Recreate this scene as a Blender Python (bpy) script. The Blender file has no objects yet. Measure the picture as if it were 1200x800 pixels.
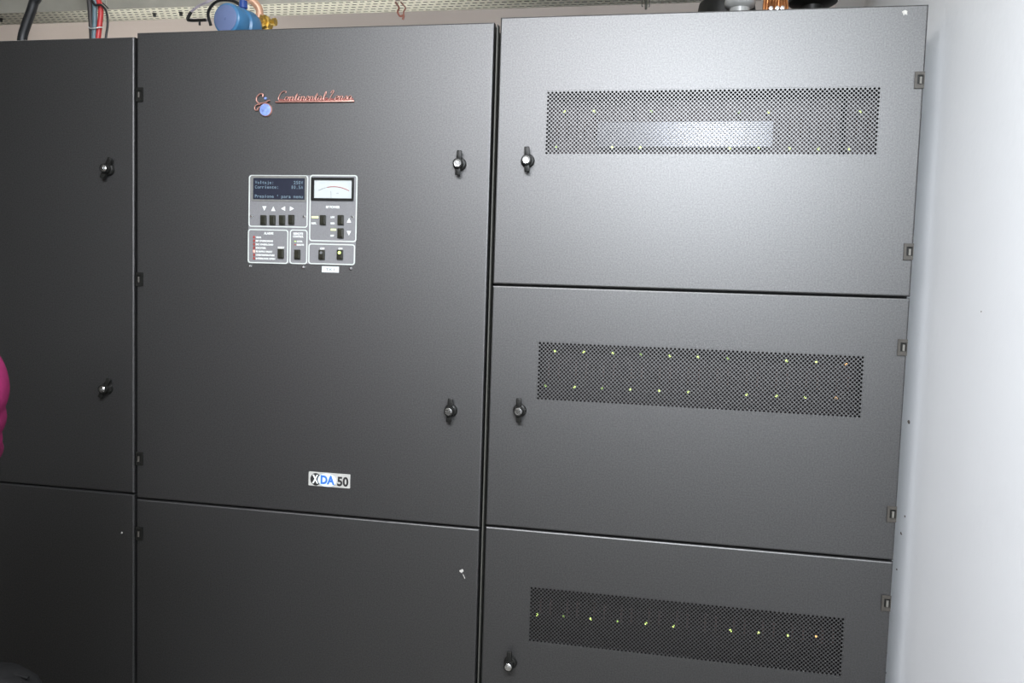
import bpy, bmesh, math, random
from mathutils import Vector, Matrix
random.seed(7)
SC = bpy.context.scene
COL = SC.collection
PI = math.pi

# ------------------------------------------------------------------ camera
CAM_POS = Vector((0.39996, -2.15981, 1.44393))
F_PX = 958.487
RIGHT = Vector((0.981791, 0.187339, 0.031464))
FWD = Vector((-0.184927, 0.980448, -0.067266))
UP = Vector((-0.043450, 0.060222, 0.997239))
cd = bpy.data.cameras.new('camera')
cam = bpy.data.objects.new('camera', cd)
COL.objects.link(cam)
cd.sensor_width = 36.0
cd.lens = F_PX * 36.0 / 1200.0
cd.clip_start = 0.02
m = Matrix((RIGHT, UP, -FWD)).transposed().to_4x4()
m.translation = CAM_POS
cam.matrix_world = m
SC.camera = cam


def at(u, v, y):
    """the place on the vertical plane at depth y that a point of the 1200x800 frame looks at"""
    d = RIGHT * ((u - 600) / F_PX) + FWD - UP * ((v - 400) / F_PX)
    return CAM_POS + d * ((y - CAM_POS.y) / d.y)


# ------------------------------------------------------------------ world, lights, exposure
SC.view_settings.view_transform = 'Standard'
SC.view_settings.look = 'None'
SC.view_settings.gamma = 1.0
SC.view_settings.use_curve_mapping = False
SC.view_settings.exposure = 0.0
SC.cycles.use_denoising = True
SC.cycles.max_bounces = 8
SC.cycles.sample_clamp_indirect = 6
w = bpy.data.worlds.new('world')
SC.world = w
w.use_nodes = True
w.node_tree.nodes['Background'].inputs[0].default_value = (0.65, 0.6, 0.5, 1)
w.node_tree.nodes['Background'].inputs[1].default_value = 0.02


def area(name, loc, target, sx, sy, power, color):
    l = bpy.data.lights.new(name, 'AREA')
    l.shape = 'RECTANGLE'
    l.size, l.size_y, l.energy, l.color = sx, sy, power, color
    o = bpy.data.objects.new(name, l)
    COL.objects.link(o)
    o.location = loc
    o.rotation_euler = (Vector(target) - Vector(loc)).to_track_quat('-Z', 'Y').to_euler()
    return o


area('raised_flash', CAM_POS + Vector((0.20, 0.0, 0.81)), (0.6, 0, 1.6), 0.16, 0.10, 44, (0.87, 0.94, 1.0))
area('ceiling_lamp_front', (-0.19, -2.79, 2.93), (-0.19, -2.79, 0), 1.5, 1.5, 250, (0.93, 0.945, 1.0))
area('ceiling_lamp_rear', (-2.3, 0.95, 2.93), (-2.3, 0.95, 0), 1.4, 0.3, 6, (1.0, 0.93, 0.82))

area('added_tray_fill', (-1.1, 0.66, 2.165), (-1.1, 0.76, 2.6), 1.5, 0.06, 2.2, (1.0, 0.97, 0.88))  # added fill, hidden from view, to brighten the tray underside


# ------------------------------------------------------------------ materials
def mat(name, color, rough=0.5, metal=0.0, spec=0.5, noise=None, bump=None, emit=None, coat=0.0, alpha=None, sheen=0.0):
    """noise = (scale, amount) varies the colour; bump = (scale, strength, distance)"""
    M = bpy.data.materials.new(name)
    M.use_nodes = True
    nt = M.node_tree
    b = nt.nodes['Principled BSDF']
    b.inputs['Base Color'].default_value = (*color, 1)
    b.inputs['Roughness'].default_value = rough
    b.inputs['Metallic'].default_value = metal
    b.inputs['Specular IOR Level'].default_value = spec
    b.inputs['Coat Weight'].default_value = coat
    b.inputs['Sheen Weight'].default_value = sheen
    tc = nt.nodes.new('ShaderNodeTexCoord')
    if noise:
        n = nt.nodes.new('ShaderNodeTexNoise')
        n.inputs['Scale'].default_value = noise[0]
        n.inputs['Detail'].default_value = 4
        nt.links.new(tc.outputs['Object'], n.inputs['Vector'])
        r = nt.nodes.new('ShaderNodeMapRange')
        r.inputs['From Min'].default_value = 0.3
        r.inputs['From Max'].default_value = 0.7
        r.inputs['To Min'].default_value = 1 - noise[1]
        r.inputs['To Max'].default_value = 1 + noise[1]
        nt.links.new(n.outputs['Fac'], r.inputs['Value'])
        mx = nt.nodes.new('ShaderNodeVectorMath')
        mx.operation = 'SCALE'
        mx.inputs[0].default_value = color
        nt.links.new(r.outputs['Result'], mx.inputs['Scale'])
        nt.links.new(mx.outputs['Vector'], b.inputs['Base Color'])
    if bump:
        n2 = nt.nodes.new('ShaderNodeTexNoise')
        n2.inputs['Scale'].default_value = bump[0]
        n2.inputs['Detail'].default_value = 3
        nt.links.new(tc.outputs['Object'], n2.inputs['Vector'])
        bp = nt.nodes.new('ShaderNodeBump')
        bp.inputs['Strength'].default_value = bump[1]
        bp.inputs['Distance'].default_value = bump[2]
        nt.links.new(n2.outputs['Fac'], bp.inputs['Height'])
        nt.links.new(bp.outputs['Normal'], b.inputs['Normal'])
    if emit:
        b.inputs['Emission Color'].default_value = (*emit[0], 1)
        b.inputs['Emission Strength'].default_value = emit[1]
    return M


PAINT = mat('charcoal_textured_paint', (0.128, 0.127, 0.127), 0.505, 1.0, 0.5, noise=(260, 0.16), bump=(330, 0.22, 0.0006))
BODY = mat('dark_cabinet_body', (0.03, 0.03, 0.03), 0.6)
GASKET = mat('grey_gasket', (0.06, 0.06, 0.052), 0.6, 0.0)
BLACK = mat('black_plastic', (0.010, 0.010, 0.009), 0.42, 0.0, 0.25, noise=(60, 0.2))
DEEP = mat('dark_interior', (0.02, 0.018, 0.017), 0.7, noise=(30, 0.3))
CHROME = mat('chrome', (0.8, 0.8, 0.8), 0.22, 1.0, noise=(90, 0.05))
HINGE = mat('dark_hinge_metal', (0.050, 0.045, 0.038), 0.6, 0.1, noise=(120, 0.2))
HINGE_IN = mat('hinge_pin_metal', (0.15, 0.145, 0.13), 0.6, 0.1, noise=(120, 0.1))
CHIP = mat('chipped_paint', (0.42, 0.41, 0.38), 0.8, noise=(200, 0.2))
WALLW = mat('white_wall_paint', (0.84, 0.85, 0.86), 0.6, noise=(3, 0.015), bump=(45, 0.25, 0.002))
WALLB = mat('beige_wall_paint', (0.50, 0.435, 0.395), 0.75, noise=(3, 0.02), bump=(60, 0.2, 0.002))
WALLD = mat('dark_unseen_wall', (0.03, 0.028, 0.022), 0.8, noise=(8, 0.1))  # unseen walls, darkened so they reflect little onto the cabinet doors
CEILM = mat('ceiling_paint', (0.78, 0.76, 0.70), 0.8, noise=(4, 0.02))
FLOORM = mat('vinyl_floor', (0.045, 0.040, 0.030), 0.45, noise=(18, 0.12))
TRAYM = mat('cream_tray_metal', (0.40, 0.385, 0.33), 0.5, 0.1, noise=(14, 0.06))
TRAYF = mat('tray_floor_baked_light', (0.88, 0.86, 0.74), 0.45, 0.0, noise=(14, 0.05))  # paler than the rails: light from below put into the colour
PANELM = mat('grey_panel_face', (0.17, 0.17, 0.175), 0.45, noise=(300, 0.08))
WHITEP = mat('white_print', (0.62, 0.64, 0.62), 0.5, noise=(80, 0.02))
TRIMM = mat('panel_divider_paint', (0.52, 0.55, 0.52), 0.45, noise=(80, 0.03))
LCD = mat('lcd_glass', (0.014, 0.017, 0.030), 0.35, noise=(60, 0.1))
LCDT = mat('lcd_characters', (0.10, 0.14, 0.17), 0.5, emit=((0.40, 0.55, 0.65), 0.16), noise=(60, 0.02))
METERF = mat('meter_face', (0.40, 0.425, 0.425), 0.8, spec=0.2, noise=(60, 0.01), emit=((0.9, 1.0, 1.0), 0.06))
REDP = mat('red_scale_print', (0.32, 0.03, 0.03), 0.5, noise=(80, 0.05))
GREYP = mat('grey_scale_print', (0.13, 0.135, 0.14), 0.5, noise=(80, 0.05))
BTN = mat('black_push_button', (0.018, 0.018, 0.012), 0.3, noise=(90, 0.2))
REDLED = mat('unlit_red_lens', (0.30, 0.04, 0.035), 0.3, noise=(90, 0.1))
REDLIT = mat('lit_red_lens', (0.8, 0.3, 0.25), 0.3, emit=((1.0, 0.45, 0.35), 0.7), noise=(90, 0.1))
GREENLED = mat('lit_green_lens', (0.4, 0.6, 0.1), 0.3, emit=((0.66, 0.90, 0.24), 2.2), noise=(90, 0.02))
DIMLED = mat('dim_green_lens', (0.3, 0.5, 0.1), 0.3, emit=((0.5, 0.8, 0.2), 0.7), noise=(90, 0.02))
AMBERLED = mat('lit_amber_lens', (0.6, 0.4, 0.1), 0.3, emit=((1.0, 0.55, 0.2), 1.5), noise=(90, 0.02))
YELLOWLIT = mat('lit_yellow_green_lens', (0.7, 0.75, 0.3), 0.3, emit=((0.75, 0.85, 0.25), 0.9), noise=(90, 0.02))
COPPER = mat('rose_copper', (0.46, 0.24, 0.20), 0.38, 0.6, noise=(150, 0.12))
GLOBE = mat('pale_blue_enamel', (0.17, 0.24, 0.50), 0.35, noise=(90, 0.45))
BLUEP = mat('blue_print', (0.04, 0.15, 0.50), 0.4, noise=(80, 0.02))
PALEB = mat('pale_blue_print', (0.62, 0.76, 0.95), 0.4, noise=(80, 0.02))
SILVER = mat('silver_badge', (0.40, 0.40, 0.375), 0.5, 0.0, noise=(80, 0.04))
BLACKP = mat('black_print', (0.02, 0.02, 0.02), 0.45, noise=(80, 0.1))
MODM = mat('module_front_metal', (0.034, 0.029, 0.030), 0.45, 0.85, noise=(40, 0.15))
SHINY = mat('bright_module_plate', (0.062, 0.062, 0.068), 0.26, 0.9, noise=(30, 0.05))
RUST = mat('reddish_brown_handle', (0.055, 0.032, 0.030), 0.5, noise=(60, 0.15))
RUBBER = mat('black_cable_rubber', (0.012, 0.013, 0.014), 0.45, noise=(40, 0.2))
CABG = mat('blue_grey_cable', (0.12, 0.19, 0.22), 0.45, noise=(40, 0.1))
CABR = mat('red_cable', (0.52, 0.035, 0.035), 0.4, noise=(40, 0.1))
CABK = mat('dark_grey_cable', (0.05, 0.045, 0.045), 0.5, noise=(40, 0.1))
BLUEM = mat('blue_enamel_paint', (0.05, 0.17, 0.33), 0.3, noise=(12, 0.08))
BLUEF = mat('lavender_blue_cover', (0.13, 0.17, 0.31), 0.5, noise=(12, 0.05))
BLUED = mat('dark_blue_knob', (0.02, 0.06, 0.25), 0.35, noise=(30, 0.1))
BRASS = mat('brass', (0.55, 0.38, 0.10), 0.35, 0.9, noise=(60, 0.2))
PEACH = mat('peach_pipe', (0.62, 0.36, 0.24), 0.4, 0.2, noise=(20, 0.1))
GREYH = mat('grey_lilac_hose', (0.33, 0.30, 0.34), 0.5, noise=(40, 0.1))
ORANGE = mat('orange_brown_rod', (0.60, 0.22, 0.07), 0.5, noise=(40, 0.15))
PORC = mat('grey_porcelain', (0.30, 0.30, 0.29), 0.25, noise=(20, 0.08))
CERAM = mat('copper_wire', (0.42, 0.18, 0.07), 0.4, 0.7, noise=(90, 0.25))
STICK = mat('white_sticker', (0.50, 0.53, 0.53), 0.5, noise=(60, 0.02))
PINK = mat('magenta_sleeve_cloth', (0.17, 0.013, 0.062), 0.85, spec=0.15, noise=(40, 0.12), bump=(160, 0.3, 0.002))
SKIN = mat('skin', (0.50, 0.30, 0.22), 0.5, noise=(30, 0.06))
HAIR = mat('dark_hair', (0.02, 0.013, 0.01), 0.5, noise=(200, 0.4), bump=(220, 0.5, 0.003))
JEANS = mat('dark_trouser_cloth', (0.018, 0.02, 0.03), 0.8, noise=(80, 0.2), bump=(200, 0.3, 0.001))
LEATHER = mat('black_leather', (0.004, 0.004, 0.004), 0.75, 0.0, 0.15, noise=(40, 0.3), bump=(140, 0.4, 0.001))
SHOE = mat('black_shoe', (0.015, 0.015, 0.015), 0.4, noise=(40, 0.2))
EYEW = mat('eye_white', (0.75, 0.73, 0.7), 0.3, noise=(40, 0.02))
LIP = mat('lips', (0.42, 0.12, 0.11), 0.45, noise=(60, 0.05))
DIFFUSER = mat('lamp_diffuser', (0.9, 0.9, 0.9), 0.5, emit=((0.94, 0.97, 1.0), 3.0), noise=(10, 0.01))


# ------------------------------------------------------------------ mesh helpers
def link(name, bm, material, parent=None, smooth=None):
    me = bpy.data.meshes.new(name)
    bmesh.ops.recalc_face_normals(bm, faces=bm.faces)
    bm.to_mesh(me)
    bm.free()
    mats = material if isinstance(material, (list, tuple)) else [material]
    for k in mats:
        me.materials.append(k)
    if smooth:
        me.polygons.foreach_set('use_smooth', [True] * len(me.polygons))
        if smooth is not True:
            me.set_sharp_from_angle(angle=math.radians(smooth))
    o = bpy.data.objects.new(name, me)
    COL.objects.link(o)
    if parent:
        o.parent = parent
        o.matrix_parent_inverse = parent_inv(parent)
    return o


def world_of(o):
    M = o.matrix_basis.copy()
    if o.parent:
        M = world_of(o.parent) @ o.matrix_parent_inverse @ M
    return M


def parent_inv(p):
    return world_of(p).inverted()


def tag(o, label=None, cat=None, group=None, kind=None):
    for k, v in (('label', label), ('category', cat), ('group', group), ('kind', kind)):
        if v:
            o[k] = v
    return o


def thing(name, loc, label, cat, group=None):
    o = bpy.data.objects.new(name, None)
    o.empty_display_size = 0.05
    COL.objects.link(o)
    o.location = loc
    return tag(o, label, cat, group)


def add_box(bm, c, s, bevel=0.0, mi=0, rot=None):
    r = bmesh.ops.create_cube(bm, size=1.0)
    vs = r['verts']
    for v in vs:
        v.co = Vector((v.co.x * s[0], v.co.y * s[1], v.co.z * s[2]))
    if bevel > 0:
        es = list({e for v in vs for e in v.link_edges})
        rr = bmesh.ops.bevel(bm, geom=es, offset=bevel, segments=2, profile=0.5, affect='EDGES')
        vs = list({v for f in rr['faces'] for v in f.verts} | {v for v in vs if v.is_valid})
    R = rot or Matrix.Identity(3)
    for v in vs:
        v.co = R @ v.co + Vector(c)
    for f in {f for v in vs for f in v.link_faces}:
        f.material_index = mi
    return vs


def frame_of(d):
    d = d.normalized()
    a = Vector((0, 0, 1)) if abs(d.z) < 0.9 else Vector((1, 0, 0))
    x = d.cross(a).normalized()
    return x, d.cross(x).normalized()


def add_tube(bm, pts, rad, seg=12, mi=0, cap=True):
    """sweep a circle along pts; rad a number or one per point"""
    pts = [Vector(p) for p in pts]
    n = len(pts)
    rs = rad if isinstance(rad, (list, tuple)) else [rad] * n
    rings = []
    x = None
    for i, p in enumerate(pts):
        d = (pts[min(i + 1, n - 1)] - pts[max(i - 1, 0)])
        if d.length < 1e-9:
            d = Vector((0, 0, 1))
        d.normalize()
        if x is None:
            x, y = frame_of(d)
        else:
            x = (x - d * x.dot(d)).normalized()
            y = d.cross(x).normalized()
        rings.append([bm.verts.new(p + (x * math.cos(a) + y * math.sin(a)) * rs[i]) for a in [2 * PI * k / seg for k in range(seg)]])
    for i in range(n - 1):
        for k in range(seg):
            f = bm.faces.new((rings[i][k], rings[i][(k + 1) % seg], rings[i + 1][(k + 1) % seg], rings[i + 1][k]))
            f.material_index = mi
    if cap:
        for r in (rings[0], rings[-1]):
            f = bm.faces.new(r)
            f.material_index = mi


def smooth_path(pts, n=8):
    pts = [Vector(p) for p in pts]
    out = []
    P = [pts[0] * 2 - pts[1]] + pts + [pts[-1] * 2 - pts[-2]]
    for i in range(1, len(P) - 2):
        for k in range(n):
            t = k / n
            a, b, c, d = P[i - 1], P[i], P[i + 1], P[i + 2]
            out.append(0.5 * ((2 * b) + (c - a) * t + (2 * a - 5 * b + 4 * c - d) * t * t + (3 * b - a - 3 * c + d) * t ** 3))
    out.append(pts[-1])
    return out


def add_disc_stack(bm, c, axis, prof, seg=32, mi=0):
    """lathe: prof = [(distance along axis, radius)...]"""
    axis = Vector(axis).normalized()
    x, y = frame_of(axis)
    c = Vector(c)
    rings = []
    for h, r in prof:
        if r < 1e-6:
            rings.append([bm.verts.new(c + axis * h)])
        else:
            rings.append([bm.verts.new(c + axis * h + (x * math.cos(2 * PI * k / seg) + y * math.sin(2 * PI * k / seg)) * r) for k in range(seg)])
    for i in range(len(rings) - 1):
        a, b = rings[i], rings[i + 1]
        for k in range(seg):
            k2 = (k + 1) % seg
            if len(a) == 1 and len(b) == 1:
                continue
            if len(a) == 1:
                f = bm.faces.new((a[0], b[k2], b[k]))
            elif len(b) == 1:
                f = bm.faces.new((a[k], a[k2], b[0]))
            else:
                f = bm.faces.new((a[k], a[k2], b[k2], b[k]))
            f.material_index = mi
    for r in (rings[0], rings[-1]):
        if len(r) > 1:
            f = bm.faces.new(r)
            f.material_index = mi


def rect_ring(bm, x0, x1, z0, z1, y):
    return [bm.verts.new((x, y, z)) for x, z in ((x0, z0), (x1, z0), (x1, z1), (x0, z1))]


def bridge(bm, a, b):
    n = len(a)
    for k in range(n):
        bm.faces.new((a[k], a[(k + 1) % n], b[(k + 1) % n], b[k]))


def door_mesh(x0, x1, z0, z1, yf, yb, hole=None, b=0.004):
    bm = bmesh.new()
    rs = [rect_ring(bm, x0 + i, x1 - i, z0 + i, z1 - i, yf + j) for i, j in ((b, 0), (b * 0.35, b * 0.25), (0.0, b))]
    back = rect_ring(bm, x0, x1, z0, z1, yb)
    bridge(bm, rs[0], rs[1])
    bridge(bm, rs[1], rs[2])
    bridge(bm, rs[2], back)
    if hole:
        h0, h1 = rect_ring(bm, *hole, yf), rect_ring(bm, *hole, yb)
        bridge(bm, rs[0], h0)
        bridge(bm, h0, h1)
        bridge(bm, back, h1)
    else:
        bm.faces.new(rs[0])
        bm.faces.new(back)
    return bm


def grille_mesh(x0, x1, z0, z1, y, t=0.0014, pitch=0.0104, r=0.0031):
    """perforated sheet: round holes on a staggered lattice, cut as real openings"""
    bm = bmesh.new()
    nc = max(1, round((x1 - x0) / pitch))
    nr = max(1, round((z1 - z0) / pitch))
    px, pz = (x1 - x0) / nc, (z1 - z0) / nr
    cache = {}

    def V(x, z):
        k = (round(x * 2e5), round(z * 2e5))
        if k not in cache:
            cache[k] = bm.verts.new((x, y, z))
        return cache[k]

    def cell(cx, cz, hx, hz):
        # diamond shaped cell of half widths hx, hz with an octagonal hole
        hole = [V(cx + r * math.cos(a), cz + r * math.sin(a)) for a in [k * PI / 4 for k in range(8)]]
        cr = [V(cx + hx, cz), V(cx, cz + hz), V(cx - hx, cz), V(cx, cz - hz)]
        for q in range(4):
            A, B = cr[q], cr[(q + 1) % 4]
            h0, h1, h2 = hole[2 * q], hole[2 * q + 1], hole[(2 * q + 2) % 8]
            bm.faces.new((A, h1, h0))
            bm.faces.new((A, B, h1))
            bm.faces.new((B, h2, h1))
    for i in range(nc):
        for j in range(nr):
            cell(x0 + (i + 0.5) * px, z0 + (j + 0.5) * pz, px / 2, pz / 2)
    for i in range(1, nc):
        for j in range(1, nr):
            cell(x0 + i * px, z0 + j * pz, px / 2, pz / 2)
    for i in range(1, nc):
        bm.faces.new((V(x0 + (i - .5) * px, z0 + pz / 2 - pz / 2 + pz / 2 - pz / 2), V(x0 + (i + .5) * px, z0), V(x0 + i * px, z0 + pz / 2)))
        bm.faces.new((V(x0 + (i - .5) * px, z1), V(x0 + (i + .5) * px, z1), V(x0 + i * px, z1 - pz / 2)))
    for j in range(1, nr):
        bm.faces.new((V(x0, z0 + (j - .5) * pz), V(x0, z0 + (j + .5) * pz), V(x0 + px / 2, z0 + j * pz)))
        bm.faces.new((V(x1, z0 + (j - .5) * pz), V(x1, z0 + (j + .5) * pz), V(x1 - px / 2, z0 + j * pz)))
    for x, z, sx, sz in ((x0, z0, 1, 1), (x1, z0, -1, 1), (x0, z1, 1, -1), (x1, z1, -1, -1)):
        bm.faces.new((V(x, z), V(x + sx * px / 2, z), V(x, z + sz * pz / 2)))
    bmesh.ops.recalc_face_normals(bm, faces=bm.faces)
    g = bmesh.ops.extrude_face_region(bm, geom=list(bm.faces), use_keep_orig=True)
    for v in [e for e in g['geom'] if isinstance(e, bmesh.types.BMVert)]:
        v.co.y += t
    return bm


def slot_sheet(x0, x1, y0, y1, z, px, rows, t=0.0015):
    """tray floor: staggered long slots cut as real openings"""
    bm = bmesh.new()
    py = (y1 - y0) / rows
    for j in range(rows):
        off = 0 if j % 2 == 0 else px / 2
        ya, yb = y0 + j * py, y0 + (j + 1) * py
        sa, sb = ya + py * 0.30, yb - py * 0.30
        x = x0 - off
        while x < x1:
            X0, X1 = max(x, x0), min(x + px, x1)
            s0, s1 = x + px * 0.16, x + px * 0.84
            if X0 <= s0 and s1 <= X1 and X1 - X0 > px * 0.9:
                a = [bm.verts.new(p) for p in ((X0, ya, z), (X1, ya, z), (X1, yb, z), (X0, yb, z))]
                b = [bm.verts.new(p) for p in ((s0, sa, z), (s1, sa, z), (s1, sb, z), (s0, sb, z))]
                bridge(bm, a, b)
            elif X1 - X0 > 1e-4:
                bm.faces.new([bm.verts.new(p) for p in ((X0, ya, z), (X1, ya, z), (X1, yb, z), (X0, yb, z))])
            x += px
    bmesh.ops.remove_doubles(bm, verts=bm.verts, dist=1e-5)
    bmesh.ops.recalc_face_normals(bm, faces=bm.faces)
    g = bmesh.ops.extrude_face_region(bm, geom=list(bm.faces), use_keep_orig=True)
    for v in [e for e in g['geom'] if isinstance(e, bmesh.types.BMVert)]:
        v.co.z += t
    return bm


def rounded_rect(cx, cz, hw, hh, r, n=6):
    out = []
    for sx, sz, a0 in ((1, 1, 0), (-1, 1, PI / 2), (-1, -1, PI), (1, -1, 3 * PI / 2)):
        for k in range(n + 1):
            a = a0 + PI / 2 * k / n
            out.append((cx + sx * (hw - r) + r * math.cos(a), cz + sz * (hh - r) + r * math.sin(a)))
    return out


def add_plate(bm, outline, y0, y1, mi=0):
    """closed outline in x,z extruded from y0 to y1"""
    a = [bm.verts.new((x, y0, z)) for x, z in outline]
    b = [bm.verts.new((x, y1, z)) for x, z in outline]
    bridge(bm, a, b)
    for f in (bm.faces.new(a), bm.faces.new(b)):
        f.material_index = mi
    for f in bm.faces[-len(a) - 2:] if False else []:
        f.material_index = mi


def add_ring_plate(bm, outer, inner, y0, y1):
    o0 = [bm.verts.new((x, y0, z)) for x, z in outer]
    i0 = [bm.verts.new((x, y0, z)) for x, z in inner]
    o1 = [bm.verts.new((x, y1, z)) for x, z in outer]
    i1 = [bm.verts.new((x, y1, z)) for x, z in inner]
    bridge(bm, o0, i0)
    bridge(bm, o1, i1)
    bridge(bm, o0, o1)
    bridge(bm, i0, i1)


def add_text(bm, s, x, z, y, size, align='CENTER', bold=0.0, depth=0.0006, stretch=1.0, shear=0.0, width=None):
    cu = bpy.data.curves.new('t', 'FONT')
    cu.body = s
    cu.size = size
    cu.align_x = 'LEFT'
    cu.offset = bold
    cu.shear = shear
    cu.extrude = depth / 2
    cu.resolution_u = 3
    ob = bpy.data.objects.new('t', cu)
    COL.objects.link(ob)
    me = bpy.data.meshes.new_from_object(ob)
    xs = [v.co.x for v in me.vertices]
    if xs:
        lo, hi = min(xs), max(xs)
        k = (width / (hi - lo)) if width else stretch
        wdt = (hi - lo) * k
        ox = {'CENTER': -wdt / 2, 'LEFT': 0, 'RIGHT': -wdt}[align]
        for v in me.vertices:
            a, b, c = v.co
            v.co = (x + ox + (a - lo) * k, y - c, z + b)
        bm.from_mesh(me)
    bpy.data.meshes.remove(me)
    bpy.data.objects.remove(ob)
    bpy.data.curves.remove(cu)


def tri(bm, x, z, s, way, y):
    P = {'down': ((-1, 1), (1, 1), (0, -1)), 'up': ((-1, -1), (1, -1), (0, 1)), 'left': ((1, 1), (1, -1), (-1, 0)), 'right': ((-1, 1), (-1, -1), (1, 0))}[way]
    add_plate(bm, [(x + a * s, z + b * s) for a, b in P], y, y - 0.0005)


# ------------------------------------------------------------------ the room
A_, B_, C_, D_ = -1.1345, -0.0823, -0.0654, 0.9843       # door edges along x
WX = D_ + 0.054                                          # face of the right wall
BACKY, FRONTY, LEFTX, CEILZ = 1.554, -3.6, -3.4, 2.98


def struct(name, c, s, material):
    bm = bmesh.new()
    add_box(bm, c, s)
    return tag(link(name, bm, material), kind='structure')


cxr = (LEFTX + WX) / 2
cyr = (BACKY + FRONTY) / 2
struct('floor', (cxr, cyr, -0.05), (WX - LEFTX + 0.4, BACKY - FRONTY + 0.4, 0.1), FLOORM)
struct('ceiling', (cxr, cyr, CEILZ + 0.05), (WX - LEFTX + 0.4, BACKY - FRONTY + 0.4, 0.1), CEILM)
struct('wall_right', (WX + 0.1, cyr, CEILZ / 2), (0.2, BACKY - FRONTY, CEILZ), WALLW)
struct('wall_left', (LEFTX - 0.1, cyr, CEILZ / 2), (0.2, BACKY - FRONTY, CEILZ), WALLD)
struct('wall_back', (cxr, BACKY + 0.1, CEILZ / 2), (WX - LEFTX + 0.4, 0.2, CEILZ), WALLB)
struct('wall_front', (cxr, FRONTY - 0.1, CEILZ / 2), (WX - LEFTX + 0.4, 0.2, CEILZ), WALLD)

# ------------------------------------------------------------------ cabinet builders
YF, YB = 0.0, 0.022


def add_body(bm, x0, x1, z1, z0=0.0, y0=0.026, y1=1.0, t=0.012, open_z=()):
    add_box(bm, ((x0 + x1) / 2, y1 - t / 2, (z0 + z1) / 2), (x1 - x0, t, z1 - z0))
    add_box(bm, (x0 + t / 2, (y0 + y1 - t) / 2, (z0 + z1) / 2), (t, y1 - t - y0, z1 - z0))
    add_box(bm, (x1 - t / 2, (y0 + y1 - t) / 2, (z0 + z1) / 2), (t, y1 - t - y0, z1 - z0))
    add_box(bm, ((x0 + x1) / 2, (y0 + y1 - t) / 2, z1 - t / 2), (x1 - x0 - 2 * t, y1 - t - y0, t))
    add_box(bm, ((x0 + x1) / 2, (y0 + y1 - t) / 2, z0 + t / 2 + 0.04), (x1 - x0 - 2 * t, y1 - t - y0, t))
    # toe board below the doors
    add_box(bm, ((x0 + x1) / 2, 0.06, z0 + 0.03), (x1 - x0 - 2 * t, 0.012, 0.06))
    last = z0 + 0.06
    for z in sorted(open_z):                               # rails behind the seams between doors
        add_box(bm, ((x0 + x1) / 2, 0.036, z), (x1 - x0 - 2 * t, 0.02, 0.05))


def add_lock(door, x, z, tilt=0.0, h=0.027, low=False):
    bm = bmesh.new()
    add_disc_stack(bm, (x, 0, z), (0, -1, 0), [(0, 0.0185), (0.003, 0.0185), (0.009, 0.0165), (0.011, 0.012)], 28)
    link('lock_base', bm, BLACK, door, 40)
    bm = bmesh.new()
    R = Matrix.Rotation(tilt, 3, 'Y')
    c = Vector((x, 0, z))
    # paddle: thick hub and a wing reaching up and a shorter tail reaching down
    add_disc_stack(bm, (x, -0.011, z), (0, -1, 0), [(0, 0.013), (h - 0.013, 0.0135), (h - 0.011, 0.0125)], 24)
    for hh, dz, yy in ((0.030, 0.020, 0.0145), (0.026, -0.018, 0.0145)) if not low else ((0.034, 0.021, 0.017), (0.014, -0.012, 0.0145)):
        o = R @ Vector((0, 0, dz))
        add_box(bm, (x + o.x, -yy, z + o.z), (0.0135, 0.009, hh), 0.0018, rot=R)
    link('lock_handle', bm, BLACK, door, 40)
    bm = bmesh.new()
    add_disc_stack(bm, (x, -h + 0.003, z), (0, -1, 0), [(0, 0.0098), (0.003, 0.0098), (0.0038, 0.0088), (0.0036, 0.0066), (0.0042, 0.006), (0.0042, 0.0)], 24)
    add_box(bm, (x, -h - 0.0013, z), (0.0014, 0.0008, 0.006))
    tag(link('lock_cylinder', bm, CHROME, door, 40), 'chrome key cylinder')


def add_hinge(door, x, z, side, mats):
    """small leaf hinge let into the door edge; side = +1 when the door edge lies to its right"""
    w_, h_ = 0.022, 0.040
    cx = x
    bm = bmesh.new()
    outer = [(cx - w_ / 2, z - h_ / 2), (cx + w_ / 2, z - h_ / 2), (cx + w_ / 2, z + h_ / 2), (cx - w_ / 2, z + h_ / 2)]
    ix0, ix1 = (cx - w_ / 2 + 0.006, cx + w_ / 2 - 0.002) if side > 0 else (cx - w_ / 2 + 0.002, cx + w_ / 2 - 0.006)
    inner = [(ix0, z - 0.010), (ix1, z - 0.010), (ix1, z + 0.012), (ix0, z + 0.012)]
    add_ring_plate(bm, outer, inner, -0.0015, -0.0045)
    link('hinge', bm, mats[0], door)
    bm = bmesh.new()
    add_box(bm, ((ix0 + ix1) / 2, -0.0008, z + 0.001), (ix1 - ix0, 0.0014, 0.022), mi=0)
    add_tube(bm, [((ix0 + ix1) / 2 + 0.001 * side, -0.003, z - 0.009), ((ix0 + ix1) / 2 + 0.001 * side, -0.003, z + 0.007)], 0.0032, 10, mi=1)
    link('hinge_pin', bm, mats[1], door)


def add_chip(parent, x, z, s, seed=0, y=-0.0002, n=9, name='paint_chip', material=None):
    rd = random.Random(seed)
    bm = bmesh.new()
    out = [(x + s * rd.uniform(0.45, 1.15) * math.cos(2 * PI * k / n), z + s * rd.uniform(0.45, 1.15) * math.sin(2 * PI * k / n)) for k in range(n)]
    add_plate(bm, out, y + 0.0001, y - 0.0005)
    return link(name, bm, material or CHIP, parent)


GAPZ = 0.0022
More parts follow.
